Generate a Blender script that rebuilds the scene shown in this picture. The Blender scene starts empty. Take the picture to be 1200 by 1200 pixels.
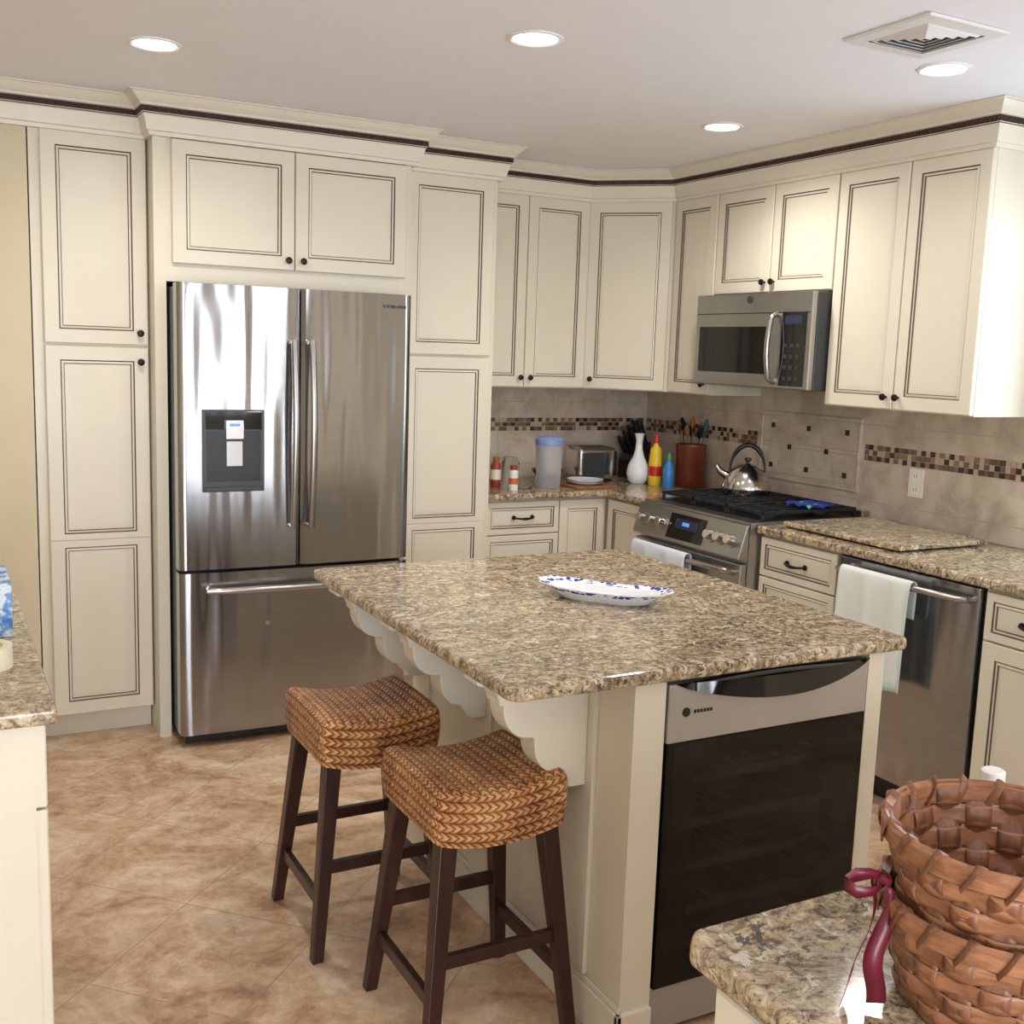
import bpy, bmesh, math, random
from mathutils import Vector, Matrix
random.seed(7)
S=bpy.context.scene
C=S.collection
def lin(r,g,b):
    f=lambda c:(c/255/12.92) if c/255<=.04045 else ((c/255+.055)/1.055)**2.4
    return (f(r),f(g),f(b),1)
# ------------------------------------------------------------ materials
class N:
    def __init__(s,name):
        s.m=bpy.data.materials.new(name);s.m.use_nodes=True;s.t=s.m.node_tree;s.b=s.t.nodes['Principled BSDF']
    def n(s,typ,**k):
        x=s.t.nodes.new(typ)
        for a,v in k.items():
            if a in x.inputs: x.inputs[a].default_value=v
            else: setattr(x,a,v)
        return x
    def l(s,a,b): s.t.links.new(a,b)
    def math(s,op,a,b=None):
        x=s.t.nodes.new('ShaderNodeMath');x.operation=op
        for i,v in enumerate((a,b)):
            if v is None: continue
            if hasattr(v,'links'): s.l(v,x.inputs[i])
            else: x.inputs[i].default_value=v
        return x.outputs[0]
    def ramp(s,fac,stops):
        x=s.t.nodes.new('ShaderNodeValToRGB');r=x.color_ramp
        while len(r.elements)<len(stops): r.elements.new(.5)
        for e,(p,c) in zip(r.elements,stops): e.position=p;e.color=c
        s.l(fac,x.inputs[0]);return x.outputs[0]
    def mix(s,fac,a,b,blend='MIX'):
        x=s.t.nodes.new('ShaderNodeMix');x.data_type='RGBA';x.blend_type=blend
        for i,v in ((0,fac),(6,a),(7,b)):
            if hasattr(v,'links'): s.l(v,x.inputs[i])
            else: x.inputs[i].default_value=v
        return x.outputs[2]
    def coord(s,kind='Object',scale=(1,1,1),rot=(0,0,0)):
        t=s.t.nodes.new('ShaderNodeTexCoord');m=s.t.nodes.new('ShaderNodeMapping')
        m.inputs['Scale'].default_value=scale;m.inputs['Rotation'].default_value=rot
        s.l(t.outputs[kind],m.inputs[0]);return m.outputs[0]
    def noise(s,co,scale,detail=4,rough=.5,dist=0):
        x=s.n('ShaderNodeTexNoise');x.inputs['Scale'].default_value=scale;x.inputs['Detail'].default_value=detail
        x.inputs['Roughness'].default_value=rough;x.inputs['Distortion'].default_value=dist
        s.l(co,x.inputs['Vector']);return x.outputs[0]
    def bump(s,h,strength=.3,dist=.01):
        x=s.n('ShaderNodeBump');x.inputs['Strength'].default_value=strength;x.inputs['Distance'].default_value=dist
        s.l(h,x.inputs['Height']);s.l(x.outputs[0],s.b.inputs['Normal'])
def plain(name,col,rough=.5,metal=0,var=.04,sc=8,**k):
    a=N(name);co=a.coord();f=a.noise(co,sc,2)
    d=tuple(max(0,c*(1-var)) for c in col[:3])+(1,);u=tuple(min(1,c*(1+var)) for c in col[:3])+(1,)
    a.l(a.ramp(f,[(.3,d),(.7,u)]),a.b.inputs['Base Color'])
    a.b.inputs['Roughness'].default_value=rough;a.b.inputs['Metallic'].default_value=metal
    for kk,v in k.items(): a.b.inputs[kk.replace('_',' ')].default_value=v
    return a.m
CREAM=plain('cream_painted_wood',lin(220,213,195),.38,sc=3,var=.02)
CREAM2=plain('cream_trim_paint',lin(223,217,202),.4,sc=3,var=.02)
GLAZE=plain('dark_glaze',lin(88,72,60),.6)
ROPE=plain('rope_brown',lin(62,42,34),.5)
WHITEC=plain('white_ceiling_paint',lin(238,238,244),.9,var=.01)
WALLY=plain('warm_beige_wall',lin(210,198,170),.9,var=.02)
BRONZE=plain('dark_bronze',lin(45,36,32),.35,.7)
BLACKP=plain('black_plastic',lin(20,20,22),.3)
BLACKG=plain('black_glass',lin(12,12,14),.06)
IRON=plain('cast_iron',lin(26,26,28),.5)
DGREY=plain('dark_grey_metal',lin(70,72,75),.4,.5)
WHITEP=plain('white_plastic',lin(235,235,232),.35)
CHROME=plain('polished_steel',lin(205,200,195),.14,1)
SATIN=plain('satin_steel_handle',lin(176,172,168),.26,1)
OUT=plain('outlet_white',lin(232,226,212),.4)
def steel(name):
    a=N(name)
    g=a.noise(a.coord(scale=(1.2,1.2,260)),1,2,.6)
    w=a.noise(a.coord(scale=(9,9,1.0)),1.0,1,.5)
    a.l(a.ramp(g,[(.3,lin(158,158,162)),(.7,lin(168,168,171))]),a.b.inputs['Base Color'])
    a.b.inputs['Metallic'].default_value=1;a.b.inputs['Roughness'].default_value=.18
    a.b.inputs['Anisotropic'].default_value=.75;a.b.inputs['Anisotropic Rotation'].default_value=.25
    tn=a.n('ShaderNodeTangent');tn.direction_type='RADIAL';tn.axis='Z';a.l(tn.outputs[0],a.b.inputs['Tangent'])
    a.bump(w,.22,.05)
    return a.m
STEEL=steel('brushed_stainless')
STEEL2=plain('stainless_trim',lin(172,170,168),.3,1,var=.03)
def granite():
    a=N('granite');co=a.coord()
    n1=a.noise(co,58,6,.74,.6)
    base=a.ramp(n1,[(.33,lin(72,63,58)),(.41,lin(136,122,106)),(.48,lin(180,167,146)),(.57,lin(202,192,172)),(.70,lin(220,213,198))])
    # broad drifting veins: cream / gold / grey
    n2=a.noise(a.coord(scale=(1,1.6,1),rot=(0,0,.5)),2.6,6,.72,3.2)
    cl=a.ramp(n2,[(.34,lin(190,176,158)),(.42,lin(255,252,242)),(.48,lin(238,222,194)),(.52,lin(160,150,144)),(.56,lin(246,238,222)),(.64,lin(206,190,170)),(.72,lin(128,120,120))])
    m=a.mix(1.0,base,cl,'MULTIPLY')
    # clustered dark minerals
    n3=a.noise(co,5.0,6,.78,2.6)
    n5=a.noise(co,60,3,.6)
    k=a.math('GREATER_THAN',a.math('ADD',n3,a.math('MULTIPLY',n5,.55)),.905)
    m=a.mix(a.math('MULTIPLY',k,.85),m,lin(58,52,54))
    n6=a.noise(co,130,2,.5);k6=a.math('GREATER_THAN',n6,.66)
    m=a.mix(a.math('MULTIPLY',k6,.7),m,lin(66,54,48))
    n4=a.noise(co,34,4,.65,.8);kw=a.math('GREATER_THAN',n4,.61)
    m=a.mix(a.math('MULTIPLY',kw,.75),m,lin(220,213,197))
    a.l(m,a.b.inputs['Base Color']);a.b.inputs['Roughness'].default_value=.1
    return a.m
GRAN=granite()
def floor_mat():
    a=N('tan_stone_tile');co=a.coord(rot=(0,0,math.radians(45)))
    br=a.n('ShaderNodeTexBrick');br.offset=0;br.squash=1
    br.inputs['Scale'].default_value=1;br.inputs['Brick Width'].default_value=.42;br.inputs['Row Height'].default_value=.42
    br.inputs['Mortar Size'].default_value=.003;br.inputs['Mortar Smooth'].default_value=.4
    br.inputs['Color1'].default_value=(.25,.25,.25,1);br.inputs['Color2'].default_value=(.75,.75,.75,1)
    a.l(co,br.inputs['Vector'])
    n1=a.noise(a.coord(),3.2,6,.68,1.6)
    n2=a.noise(a.coord(),18,5,.75,.5)
    f=a.math('ADD',a.math('MULTIPLY',n1,.6),a.math('MULTIPLY',n2,.4))
    base=a.ramp(f,[(.36,lin(148,114,86)),(.45,lin(184,150,118)),(.53,lin(206,176,146)),(.64,lin(226,206,182))])
    tint=a.mix(.14,base,br.outputs['Color'],'OVERLAY')
    m=a.mix(a.math('MULTIPLY',br.outputs['Fac'],.6),tint,lin(172,146,120))
    a.l(m,a.b.inputs['Base Color']);a.b.inputs['Roughness'].default_value=.32
    h=a.math('SUBTRACT',a.math('MULTIPLY',n2,.6),a.math('MULTIPLY',br.outputs['Fac'],.6));a.bump(h,.35,.004)
    return a.m
FLOOR=floor_mat()
def splash(name,rot,w=.33,diag=False):
    a=N(name);co=a.coord(rot=rot)
    if diag:
        mp=a.n('ShaderNodeMapping');mp.inputs['Rotation'].default_value=(0,0,math.radians(45));a.l(co,mp.inputs[0]);co2=mp.outputs[0]
    else: co2=co
    br=a.n('ShaderNodeTexBrick');br.offset=0
    br.inputs['Scale'].default_value=1;br.inputs['Brick Width'].default_value=w;br.inputs['Row Height'].default_value=w
    br.inputs['Mortar Size'].default_value=.0025;a.l(co2,br.inputs['Vector'])
    n=a.noise(a.coord(),7,5,.65,.8)
    base=a.ramp(n,[(.35,lin(176,161,144)),(.5,lin(196,182,165)),(.65,lin(208,196,180))])
    a.l(a.mix(br.outputs['Fac'],base,lin(178,164,148)),a.b.inputs['Base Color']);a.b.inputs['Roughness'].default_value=.32
    return a.m
SPB=splash('travertine_splash_back',(math.radians(90),0,0))
SPR=splash('travertine_splash_side',(math.radians(90),0,math.radians(90)))
SPD=splash('travertine_diagonal',(math.radians(90),0,math.radians(90)),.105,True)
MOS=[plain('mosaic_%d'%i,lin(*c),.2) for i,c in enumerate([(92,70,58),(58,44,40),(140,112,92),(186,166,142),(112,96,84)])]
def weave():
    a=N('woven_seagrass');tc=a.n('ShaderNodeTexCoord');sp=a.n('ShaderNodeSeparateXYZ');a.l(tc.outputs['UV'],sp.inputs[0])
    u,v=sp.outputs[0],sp.outputs[1]
    row=a.math('DIVIDE',v,.023);rf=a.math('FRACT',row);fl=a.math('FLOOR',row)
    ch=a.math('MULTIPLY',a.math('ABSOLUTE',a.math('SUBTRACT',rf,.5)),1.5)
    nw=a.noise(a.coord(),14,2)
    s=a.math('ADD',a.math('ADD',a.math('ADD',a.math('DIVIDE',u,.019),ch),a.math('MULTIPLY',fl,.37)),nw)
    st=a.math('FRACT',s)
    hs=a.math('SINE',a.math('MULTIPLY',st,math.pi));hr=a.math('SINE',a.math('MULTIPLY',rf,math.pi))
    h=a.math('MULTIPLY',a.math('POWER',hs,.5),a.math('POWER',hr,.5))
    n=a.noise(a.coord(),60,3,.6);n2=a.noise(a.coord(),9,2)
    f=a.math('ADD',a.math('MULTIPLY',h,.75),a.math('MULTIPLY',a.math('SUBTRACT',a.math('ADD',n,n2),1),.9))
    a.l(a.ramp(f,[(.08,lin(92,52,28)),(.32,lin(160,104,60)),(.65,lin(198,142,90)),(.9,lin(226,180,130))]),a.b.inputs['Base Color'])
    a.b.inputs['Roughness'].default_value=.36;a.bump(h,.9,.006)
    return a.m
WEAVE=weave()
def wood(name,c1,c2,rough=.35,sc=(6,6,60)):
    a=N(name);n=a.noise(a.coord(scale=sc),1,4,.6,.6)
    a.l(a.ramp(n,[(.3,c1),(.7,c2)]),a.b.inputs['Base Color']);a.b.inputs['Roughness'].default_value=rough
    return a.m
ESP=wood('espresso_wood',lin(38,20,17),lin(60,33,27),.28,(40,40,4))
SPLINT=wood('basket_splint',lin(124,80,54),lin(172,122,88),.42,(30,30,120))
SPLINT2=wood('basket_splint_dark',lin(98,60,42),lin(146,98,70),.42,(90,90,20))
CROCK=wood('crock_brown',lin(96,44,28),lin(134,66,42),.35,(30,30,10))
def glass(name,col,rough=.05,tr=1.0,ior=1.3):
    a=N(name);a.b.inputs['Base Color'].default_value=col;a.b.inputs['Transmission Weight'].default_value=tr
    a.b.inputs['IOR'].default_value=ior
    n=a.noise(a.coord(),5,1);a.l(a.ramp(n,[(0,(rough,)*3+(1,)),(1,(rough+.03,)*3+(1,))]),a.b.inputs['Roughness']);return a.m
GLASS=glass('clear_glass',(.92,.96,.96,1));FROST=glass('frosted_plastic',(.85,.88,.92,1),.3,.75)
def emis(name,col,st):
    a=N(name);a.b.inputs['Emission Color'].default_value=col;a.b.inputs['Emission Strength'].default_value=st;a.b.inputs['Base Color'].default_value=col
    return a.m
LAMP=emis('lamp_lens',(1,.98,.95,1),14)
DISP=emis('display_blue',lin(90,140,220),.5)
DISPD=plain('display_dark',lin(40,42,70),.15)
def cloth(name,c,c2=None):
    a=N(name);w=a.noise(a.coord(),300,2)
    a.l(a.ramp(w,[(.3,tuple(x*.93 for x in c[:3])+(1,)),(.7,c)]),a.b.inputs['Base Color']);a.b.inputs['Roughness'].default_value=.95
    a.bump(w,.3,.002);return a.m
TOWEL=cloth('white_cloth',lin(222,225,220));TOWELB=cloth('aqua_border_cloth',lin(200,218,211));TOWELG=cloth('grey_blue_cloth',lin(214,218,228))
RIB=plain('burgundy_ribbon',lin(104,26,44),.35,0,.2,20)
# ------------------------------------------------------------ mesh builder
class MB:
    def __init__(s,o=(0,0,0),u=(1,0,0)):
        s.o=Vector(o);s.u=Vector(u).normalized();s.nn=s.u.cross(Vector((0,0,1)));s.v=[];s.f=[];s.mi=[];s.mats=[];s.uv=None
    def W(s,a,b,c): return s.o+s.u*a+s.nn*b+Vector((0,0,c))
    def M(s,m):
        if m not in s.mats: s.mats.append(m)
        return s.mats.index(m)
    def av(s,p): s.v.append(tuple(p));return len(s.v)-1
    def face(s,idx,m): s.f.append(idx);s.mi.append(s.M(m))
    def box(s,a0,a1,b0,b1,c0,c1,m):
        i=[s.av(s.W(a,b,c)) for a in (a0,a1) for b in (b0,b1) for c in (c0,c1)]
        for q in ((0,1,3,2),(4,6,7,5),(0,4,5,1),(2,3,7,6),(0,2,6,4),(1,5,7,3)): s.face([i[k] for k in q],m)
    def hexa(s,bot,top,m):
        i=[s.av(s.W(*p)) for p in bot+top]
        s.face(i[0:4][::-1],m);s.face(i[4:8],m)
        for k in range(4): s.face([i[k],i[(k+1)%4],i[4+(k+1)%4],i[4+k]],m)
    def prism(s,poly,b0,b1,m,axis='b'):
        if axis=='b': P=[[s.av(s.W(p[0],b,p[1])) for p in poly] for b in (b0,b1)]
        else: P=[[s.av(s.W(p[0],p[1],c)) for p in poly] for c in (b0,b1)]
        s.face(P[0],m);s.face(P[1][::-1],m);k=len(poly)
        for j in range(k): s.face([P[0][j],P[0][(j+1)%k],P[1][(j+1)%k],P[1][j]],m)
    def door(s,a0,a1,c0,c1,b0=0,t=.02,fw=.052,m=CREAM,f4=None,g=GLAZE):
        L,R,B,T=f4 or (fw,)*4
        rings=[(0,0,0,None),(0,0,t-.003,m),(0,.003,t,m),(1,0,t,m),(1,.0045,t-.004,g),(1,.012,t-.002,m),(1,.0150,t-.007,g),(1,.03,t-.006,m)]
        prev=None
        for k,off,d,mm in rings:
            q=[s.av(s.W(a0+k*L+off,b0+d,c0+k*B+off)),s.av(s.W(a1-k*R-off,b0+d,c0+k*B+off)),s.av(s.W(a1-k*R-off,b0+d,c1-k*T-off)),s.av(s.W(a0+k*L+off,b0+d,c1-k*T-off))]
            if prev:
                for j in range(4): s.face([prev[j],prev[(j+1)%4],q[(j+1)%4],q[j]],mm)
            prev=q
        s.face(prev,m)
    def tube(s,pts,r,m,seg=10,world=False,caps=True,flat=1):
        P=[Vector(p) if world else s.W(*p) for p in pts]
        if not hasattr(r,'__len__'): r=[r]*len(P)
        up=None;prev=None
        for i,p in enumerate(P):
            d=(P[min(i+1,len(P)-1)]-P[max(i-1,0)]).normalized()
            if up is None: up=d.orthogonal().normalized()
            else:
                up=(up-d*up.dot(d)).normalized()
            sd=d.cross(up)
            ring=[s.av(p+up*math.cos(2*math.pi*k/seg)*r[i]+sd*math.sin(2*math.pi*k/seg)*r[i]*flat) for k in range(seg)]
            if prev:
                for k in range(seg): s.face([prev[k],prev[(k+1)%seg],ring[(k+1)%seg],ring[k]],m)
            elif caps: s.face(ring[::-1],m)
            prev=ring
        if caps: s.face(prev,m)
    def lathe(s,c,prof,m,seg=32,sx=1,sy=1,rot=0):
        prev=None;c=Vector(c);mm=m
        for i,pr in enumerate(prof):
            r,z=pr[0],pr[1]
            if len(pr)>2: mm=pr[2]
            if r<1e-6: ring=[s.av(c+Vector((0,0,z)))]
            else:
                ring=[]
                for k in range(seg):
                    x=math.cos(2*math.pi*k/seg)*r*sx;y=math.sin(2*math.pi*k/seg)*r*sy
                    ring.append(s.av(c+Vector((x*math.cos(rot)-y*math.sin(rot),x*math.sin(rot)+y*math.cos(rot),z))))
            if prev:
                if len(prev)==1 and len(ring)>1:
                    for k in range(seg): s.face([prev[0],ring[k],ring[(k+1)%seg]],mm)
                elif len(ring)==1 and len(prev)>1:
                    for k in range(seg): s.face([prev[k],prev[(k+1)%seg],ring[0]],mm)
                elif len(ring)>1:
                    for k in range(seg): s.face([prev[k],prev[(k+1)%seg],ring[(k+1)%seg],ring[k]],mm)
            prev=ring
    def knob(s,a,c,b=.02,r=.014,m=BRONZE):
        s.tube([(a,b,c),(a,b+.012,c),(a,b+.014,c),(a,b+.02,c),(a,b+.026,c),(a,b+.029,c)],[.005,.005,r*.8,r,r*.85,r*.3],m,12)
    def pull(s,a,c,b=.02,w=.05,m=BRONZE):
        pts=[(a-w,b,c),(a-w,b+.014,c)]+[(a+w*x,b+.014+.014*(1-x*x),c-.004*(1-x*x)) for x in (-.9,-.6,-.3,0,.3,.6,.9)]+[(a+w,b+.014,c),(a+w,b,c)]
        s.tube(pts,[.006,.005,.005,.005,.006,.0075,.006,.005,.005,.005,.006],m,8)
        s.tube([(a-w,b,c),(a-w,b+.004,c)],.011,m,10);s.tube([(a+w,b,c),(a+w,b+.004,c)],.011,m,10)
    def obj(s,name,parent=None,smooth=False,bevel=0,seg=2,solid=0,sub=0):
        me=bpy.data.meshes.new(name);me.from_pydata(s.v,[],s.f)
        for m in s.mats: me.materials.append(m)
        me.polygons.foreach_set('material_index',s.mi)
        if s.uv:
            ul=me.uv_layers.new(name='UVMap')
            for p,fu in zip(me.polygons,s.uv):
                for li,q in zip(p.loop_indices,fu): ul.data[li].uv=q
        bm=bmesh.new();bm.from_mesh(me)
        if solid==0 and not getattr(s,'open',False): bmesh.ops.recalc_face_normals(bm,faces=bm.faces)
        if getattr(s,'weld',False): bmesh.ops.remove_doubles(bm,verts=bm.verts,dist=.0004)
        bm.to_mesh(me);bm.free()
        if smooth:
            for p in me.polygons: p.use_smooth=True
            try: me.set_sharp_from_angle(angle=math.radians(38))
            except Exception: pass
        ob=bpy.data.objects.new(name,me);C.objects.link(ob)
        if bevel:
            b=ob.modifiers.new('bevel','BEVEL');b.width=bevel;b.segments=seg;b.limit_method='ANGLE'
        if solid:
            b=ob.modifiers.new('solid','SOLIDIFY');b.thickness=solid
        if parent:
            ob.parent=parent;ob.matrix_parent_inverse=Matrix.Translation(-Vector(parent.location))
        return ob
def grp(name,loc):
    e=bpy.data.objects.new(name,None);e.empty_display_size=.1;e.location=loc;C.objects.link(e);return e
# ------------------------------------------------------------ dims
ZC=2.47;XR=3.589;YB=5.096;X0=-1.8;Y0=-2.6
# ------------------------------------------------------------ room
r=MB();r.box(X0-.1,XR+.1,-YB-.1,-Y0+.1,-.1,0,FLOOR);r.obj('floor')
r=MB();r.box(X0-.1,XR+.1,-YB-.1,-Y0+.1,ZC,ZC+.1,WHITEC);r.obj('ceiling')
def bx(mb,x0,x1,y0,y1,z0,z1,m): mb.box(x0,x1,-y1,-y0,z0,z1,m)
r=MB();bx(r,X0-.1,XR+.1,YB,YB+.1,0,ZC,WALLY);r.obj('wall_back')
r=MB();bx(r,X0,.355,4.47,4.57,0,ZC,WALLY);r.obj('wall_pantry')
r=MB();bx(r,X0-.1,X0,Y0,YB,0,ZC,WALLY);r.obj('wall_left')
wy0,wy1,wz0,wz1=1.30,2.50,1.08,2.15
r=MB();bx(r,XR,XR+.1,wy1,YB,0,ZC,WALLY);bx(r,XR,XR+.1,Y0,wy0,0,ZC,WALLY);bx(r,XR,XR+.1,wy0,wy1,0,wz0,WALLY);bx(r,XR,XR+.1,wy0,wy1,wz1,ZC,WALLY);r.obj('wall_right')
r=MB()
for y0,y1,z0,z1 in ((wy1,wy1+.09,wz0-.04,wz1+.09),(wy0-.09,wy0,wz0-.04,wz1+.09),(wy0,wy1,wz1,wz1+.09),(wy0,wy1,wz0-.04,wz0)): bx(r,XR-.018,XR,y0,y1,z0,z1,WHITEP)
for y0,y1,z0,z1 in ((wy0,wy1,1.59,1.63),(wy0,wy0+.04,wz0,wz1),(wy1-.04,wy1,wz0,wz1),(wy0,wy1,wz0,wz0+.04),(wy0,wy1,wz1-.04,wz1)): bx(r,XR+.03,XR+.06,y0,y1,z0,z1,WHITEP)
r.obj('window_1')
r=MB();ops=[(-1.2,.7,.05,2.1),(1.75,2.95,.85,2.15)]  # unseen openings, put in to admit light and give bright reflections
xs=[X0-.1,-1.2,.7,1.75,2.95,XR+.1]
bx(r,xs[0],xs[1],Y0-.1,Y0,0,ZC,WALLY);bx(r,xs[2],xs[3],Y0-.1,Y0,0,ZC,WALLY);bx(r,xs[4],xs[5],Y0-.1,Y0,0,ZC,WALLY)
for a,b,z0,z1 in ops: bx(r,a,b,Y0-.1,Y0,z1,ZC,WALLY);bx(r,a,b,Y0-.1,Y0,0,z0,WALLY)
r.obj('wall_rear')
for i,(a,b,z0,z1) in enumerate(ops):  # frames for the added rear openings
    r=MB()
    n=3
    for k in range(n+1): xx=a+(b-a-.05)*k/n;bx(r,xx,xx+.05,Y0-.07,Y0-.02,z0,z1,WHITEP)
    bx(r,a,b,Y0-.07,Y0-.02,z0,z0+.05,WHITEP);bx(r,a,b,Y0-.07,Y0-.02,z1-.05,z1,WHITEP)
    r.obj('window_%d'%(i+2))
g=grp('streak_blinds',(2.35,Y0+.05,2.2));r=MB();bx(r,1.70,3.0,Y0+.02,Y0+.08,2.17,2.22,WHITEP)  # unseen slats, added to split the rear light into streaks on the fridge
BL=plain('blind_fabric',lin(150,146,140),.8)
for k in range(8):
    xx=1.74+k*.155;r.hexa([(xx,-(Y0+.03),.83),(xx+.10,-(Y0+.05),.83),(xx+.10,-(Y0+.052),.83),(xx,-(Y0+.032),.83)],[(xx,-(Y0+.03),2.17),(xx+.10,-(Y0+.05),2.17),(xx+.10,-(Y0+.052),2.17),(xx,-(Y0+.032),2.17)],BL)
r.obj('slats',g)
# ------------------------------------------------------------ crown moulding
path=[(-1.79,4.45),(.765,4.45),(.765,4.33),(1.83,4.33),(1.83,4.45),(2.29,4.45),(2.29,4.756),(2.954,4.756),(3.249,4.456),(3.249,2.645),(3.585,2.645)]
def sweep(mb,path,prof,m,closed=False):
    n=len(path);dirs=[(Vector(path[i+1])-Vector(path[i])).normalized() for i in range(n-1)]
    nor=[Vector((d.y,-d.x)) for d in dirs];prev=None
    for i,p in enumerate(path):
        if i==0: o=nor[0]
        elif i==n-1: o=nor[-1]
        else: o=(nor[i-1]+nor[i])/(1+nor[i-1].dot(nor[i]))
        ring=[mb.av((p[0]+o.x*q[0],p[1]+o.y*q[0],q[1])) for q in prof]
        if prev:
            for k in range(len(prof)-1): mb.face([prev[k],ring[k],ring[k+1],prev[k+1]],(prof[k][2] if len(prof[k])>2 else m))
        prev=ring
crown=MB();crown.open=True
prof=[(-.02,2.325),(.004,2.325),(.006,2.338),(.014,2.342),(.016,2.352),(.026,2.392),(.030,2.396,GLAZE),(.030,2.400),(.032,2.402,ROPE),(.032,2.422),(.040,2.425),(.043,2.432),(.050,2.437),(.060,2.446),(.074,2.462),(.082,2.464),(.082,ZC-.001)]
sweep(crown,path,prof,CREAM2)
cr=crown.obj('trim_crown')
rope=MB()
n=len(path)
offp=[]
dirs=[(Vector(path[i+1])-Vector(path[i])).normalized() for i in range(n-1)];nor=[Vector((d.y,-d.x)) for d in dirs]
for i,p in enumerate(path):
    o=nor[0] if i==0 else nor[-1] if i==n-1 else (nor[i-1]+nor[i])/(1+nor[i-1].dot(nor[i]))
    offp.append(Vector((p[0]+o.x*.034,p[1]+o.y*.034)))
for i in range(n-1):
    a,b=offp[i],offp[i+1];L=(b-a).length;d=(b-a)/L;k=max(1,int(L/.014))
    for j in range(k):
        q=a+d*((j+.5)*L/k);w=.0065
        p0=Vector((q.x-d.x*.007,q.y-d.y*.007,2.404));p1=Vector((q.x+d.x*.007,q.y+d.y*.007,2.420))
        rope.tube([p0,(p0+p1)/2,p1],[w*.55,w,w*.55],ROPE,6,world=True)
ro=rope.obj('rope_strip',cr,smooth=True)
# ------------------------------------------------------------ cabinets
g=grp('pantry_cabinet',(.57,4.75,0))
b=MB();bx(b,.36,.772,4.47,5.09,.10,2.40,CREAM);bx(b,.36,.772,4.53,5.0,0,.10,CREAM);b.obj('carcass',g)
b=MB((.397,4.47,0));w=.772-.397-.004
b.door(0,w,1.555,2.325);b.door(0,w,.80,1.545,f4=(.052,.052,.026,.052));b.door(0,w,.105,.7995,f4=(.052,.052,.052,.026))
b.obj('doors',g)
b=MB((.397,4.47,0));b.knob(w-.03,1.60);b.knob(w-.03,1.49);b.obj('knobs',g,True)
g=grp('fridge_surround_cabinet',(1.3,4.7,0))
b=MB();bx(b,.776,.820,4.35,5.09,0,1.80,CREAM);bx(b,1.795,1.815,4.35,5.09,0,1.80,CREAM);bx(b,.776,1.815,4.35,5.09,1.80,2.40,CREAM);b.obj('carcass',g)
b=MB((0,4.35,0));b.door(.841,1.3125,1.868,2.322);b.door(1.3165,1.788,1.868,2.322);b.obj('doors',g)
b=MB((0,4.35,0));b.knob(1.285,1.905);b.knob(1.345,1.905);b.obj('knobs',g,True)
g=grp('tall_cabinet',(2.05,4.75,0))
b=MB();bx(b,1.82,2.28,4.47,5.09,.10,2.40,CREAM);bx(b,1.82,2.28,4.53,5.0,0,.10,CREAM);b.obj('carcass',g)
b=MB((0,4.47,0));b.door(1.84,2.255,1.555,2.325);b.door(1.84,2.255,.80,1.545,f4=(.052,.052,.026,.052));b.door(1.84,2.255,.105,.7995,f4=(.052,.052,.052,.026));b.obj('doors',g)
ZU0,ZU1=1.405,2.325
g=grp('double_door_wall_cabinet',(2.6,4.9,1.4))
b=MB();bx(b,2.283,2.950,4.776,5.085,ZU0,2.40,CREAM);b.obj('carcass',g)
b=MB((0,4.776,0));b.door(2.30,2.60,ZU0+.004,ZU1);b.door(2.604,2.948,ZU0+.004,ZU1);b.obj('doors',g)
b=MB((0,4.776,0));b.knob(2.575,1.455);b.knob(2.63,1.455);b.obj('knobs',g,True)
g=grp('corner_wall_cabinet',(3.3,4.8,1.4))
b=MB();b.prism([(2.954,-4.776),(3.269,-4.460),(3.576,-4.460),(3.576,-5.083),(2.954,-5.083)],ZU0,2.40,CREAM,axis='c');b.obj('carcass',g)
dv=Vector((3.269-2.954,4.458-4.776,0));L=dv.length
b=MB((2.954,4.776,0),dv);b.door(.008,L-.03,ZU0+.004,ZU1);b.obj('doors',g)
b=MB((2.954,4.776,0),dv);b.knob(.045,1.455);b.obj('knobs',g,True)
U=(0,-1,0)
def rw(name,y0,y1,z0,z1,ndoor,kn):
    g=grp(name,(3.4,(y0+y1)/2,z0));b=MB();bx(b,3.269,3.576,y1+.001,y0-.001,z0,2.40,CREAM);b.obj('carcass',g)
    b=MB((3.269,y0,0),U);w=(y0-y1)
    for i in range(ndoor): b.door(.004+i*w/ndoor,(i+1)*w/ndoor-.003,z0+.004,ZU1,fw=.05)
    b.obj('doors',g);b=MB((3.269,y0,0),U)
    for a,c in kn: b.knob(a,c)
    b.obj('knobs',g,True);return g
rw('narrow_wall_cabinet',4.456,4.133,ZU0,ZU1,1,[(.29,1.455)])
rw('over_range_cabinet',4.131,3.372,1.868,ZU1,2,[(.35,1.915),(.41,1.915)])
rw('end_wall_cabinet',3.370,2.649,ZU0,ZU1,2,[(.33,1.455),(.39,1.455)])
# microwave
g=grp('microwave',(3.4,3.75,1.46));MX=3.185
b=MB();bx(b,MX,3.575,3.374,4.128,1.461,1.862,DGREY);b.obj('body',g,bevel=.004)
b=MB((MX,4.128,0),U)
b.box(0,.754,0,.028,1.461,1.862,STEEL2);b.obj('front_panel',g,bevel=.006,seg=3)
b=MB((MX,4.128,0),U);b.box(.035,.51,.0285,.032,1.52,1.72,BLACKG);b.box(.585,.725,.0285,.032,1.475,1.78,BLACKG);b.box(.605,.705,.0322,.033,1.73,1.765,DISPD)
for i in range(4):
    for j in range(3): b.box(.607+j*.036,.627+j*.036,.0322,.0335,1.50+i*.045,1.515+i*.045,DGREY)
b.tube([(.37,.0285,1.835),(.37,.032,1.835)],.017,DGREY,16)
b.obj('window_and_keypad',g)
b=MB((MX,4.128,0),U);b.box(.01,.745,.0285,.03,1.775,1.779,BLACKP)
b.obj('vent_line',g)
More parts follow.
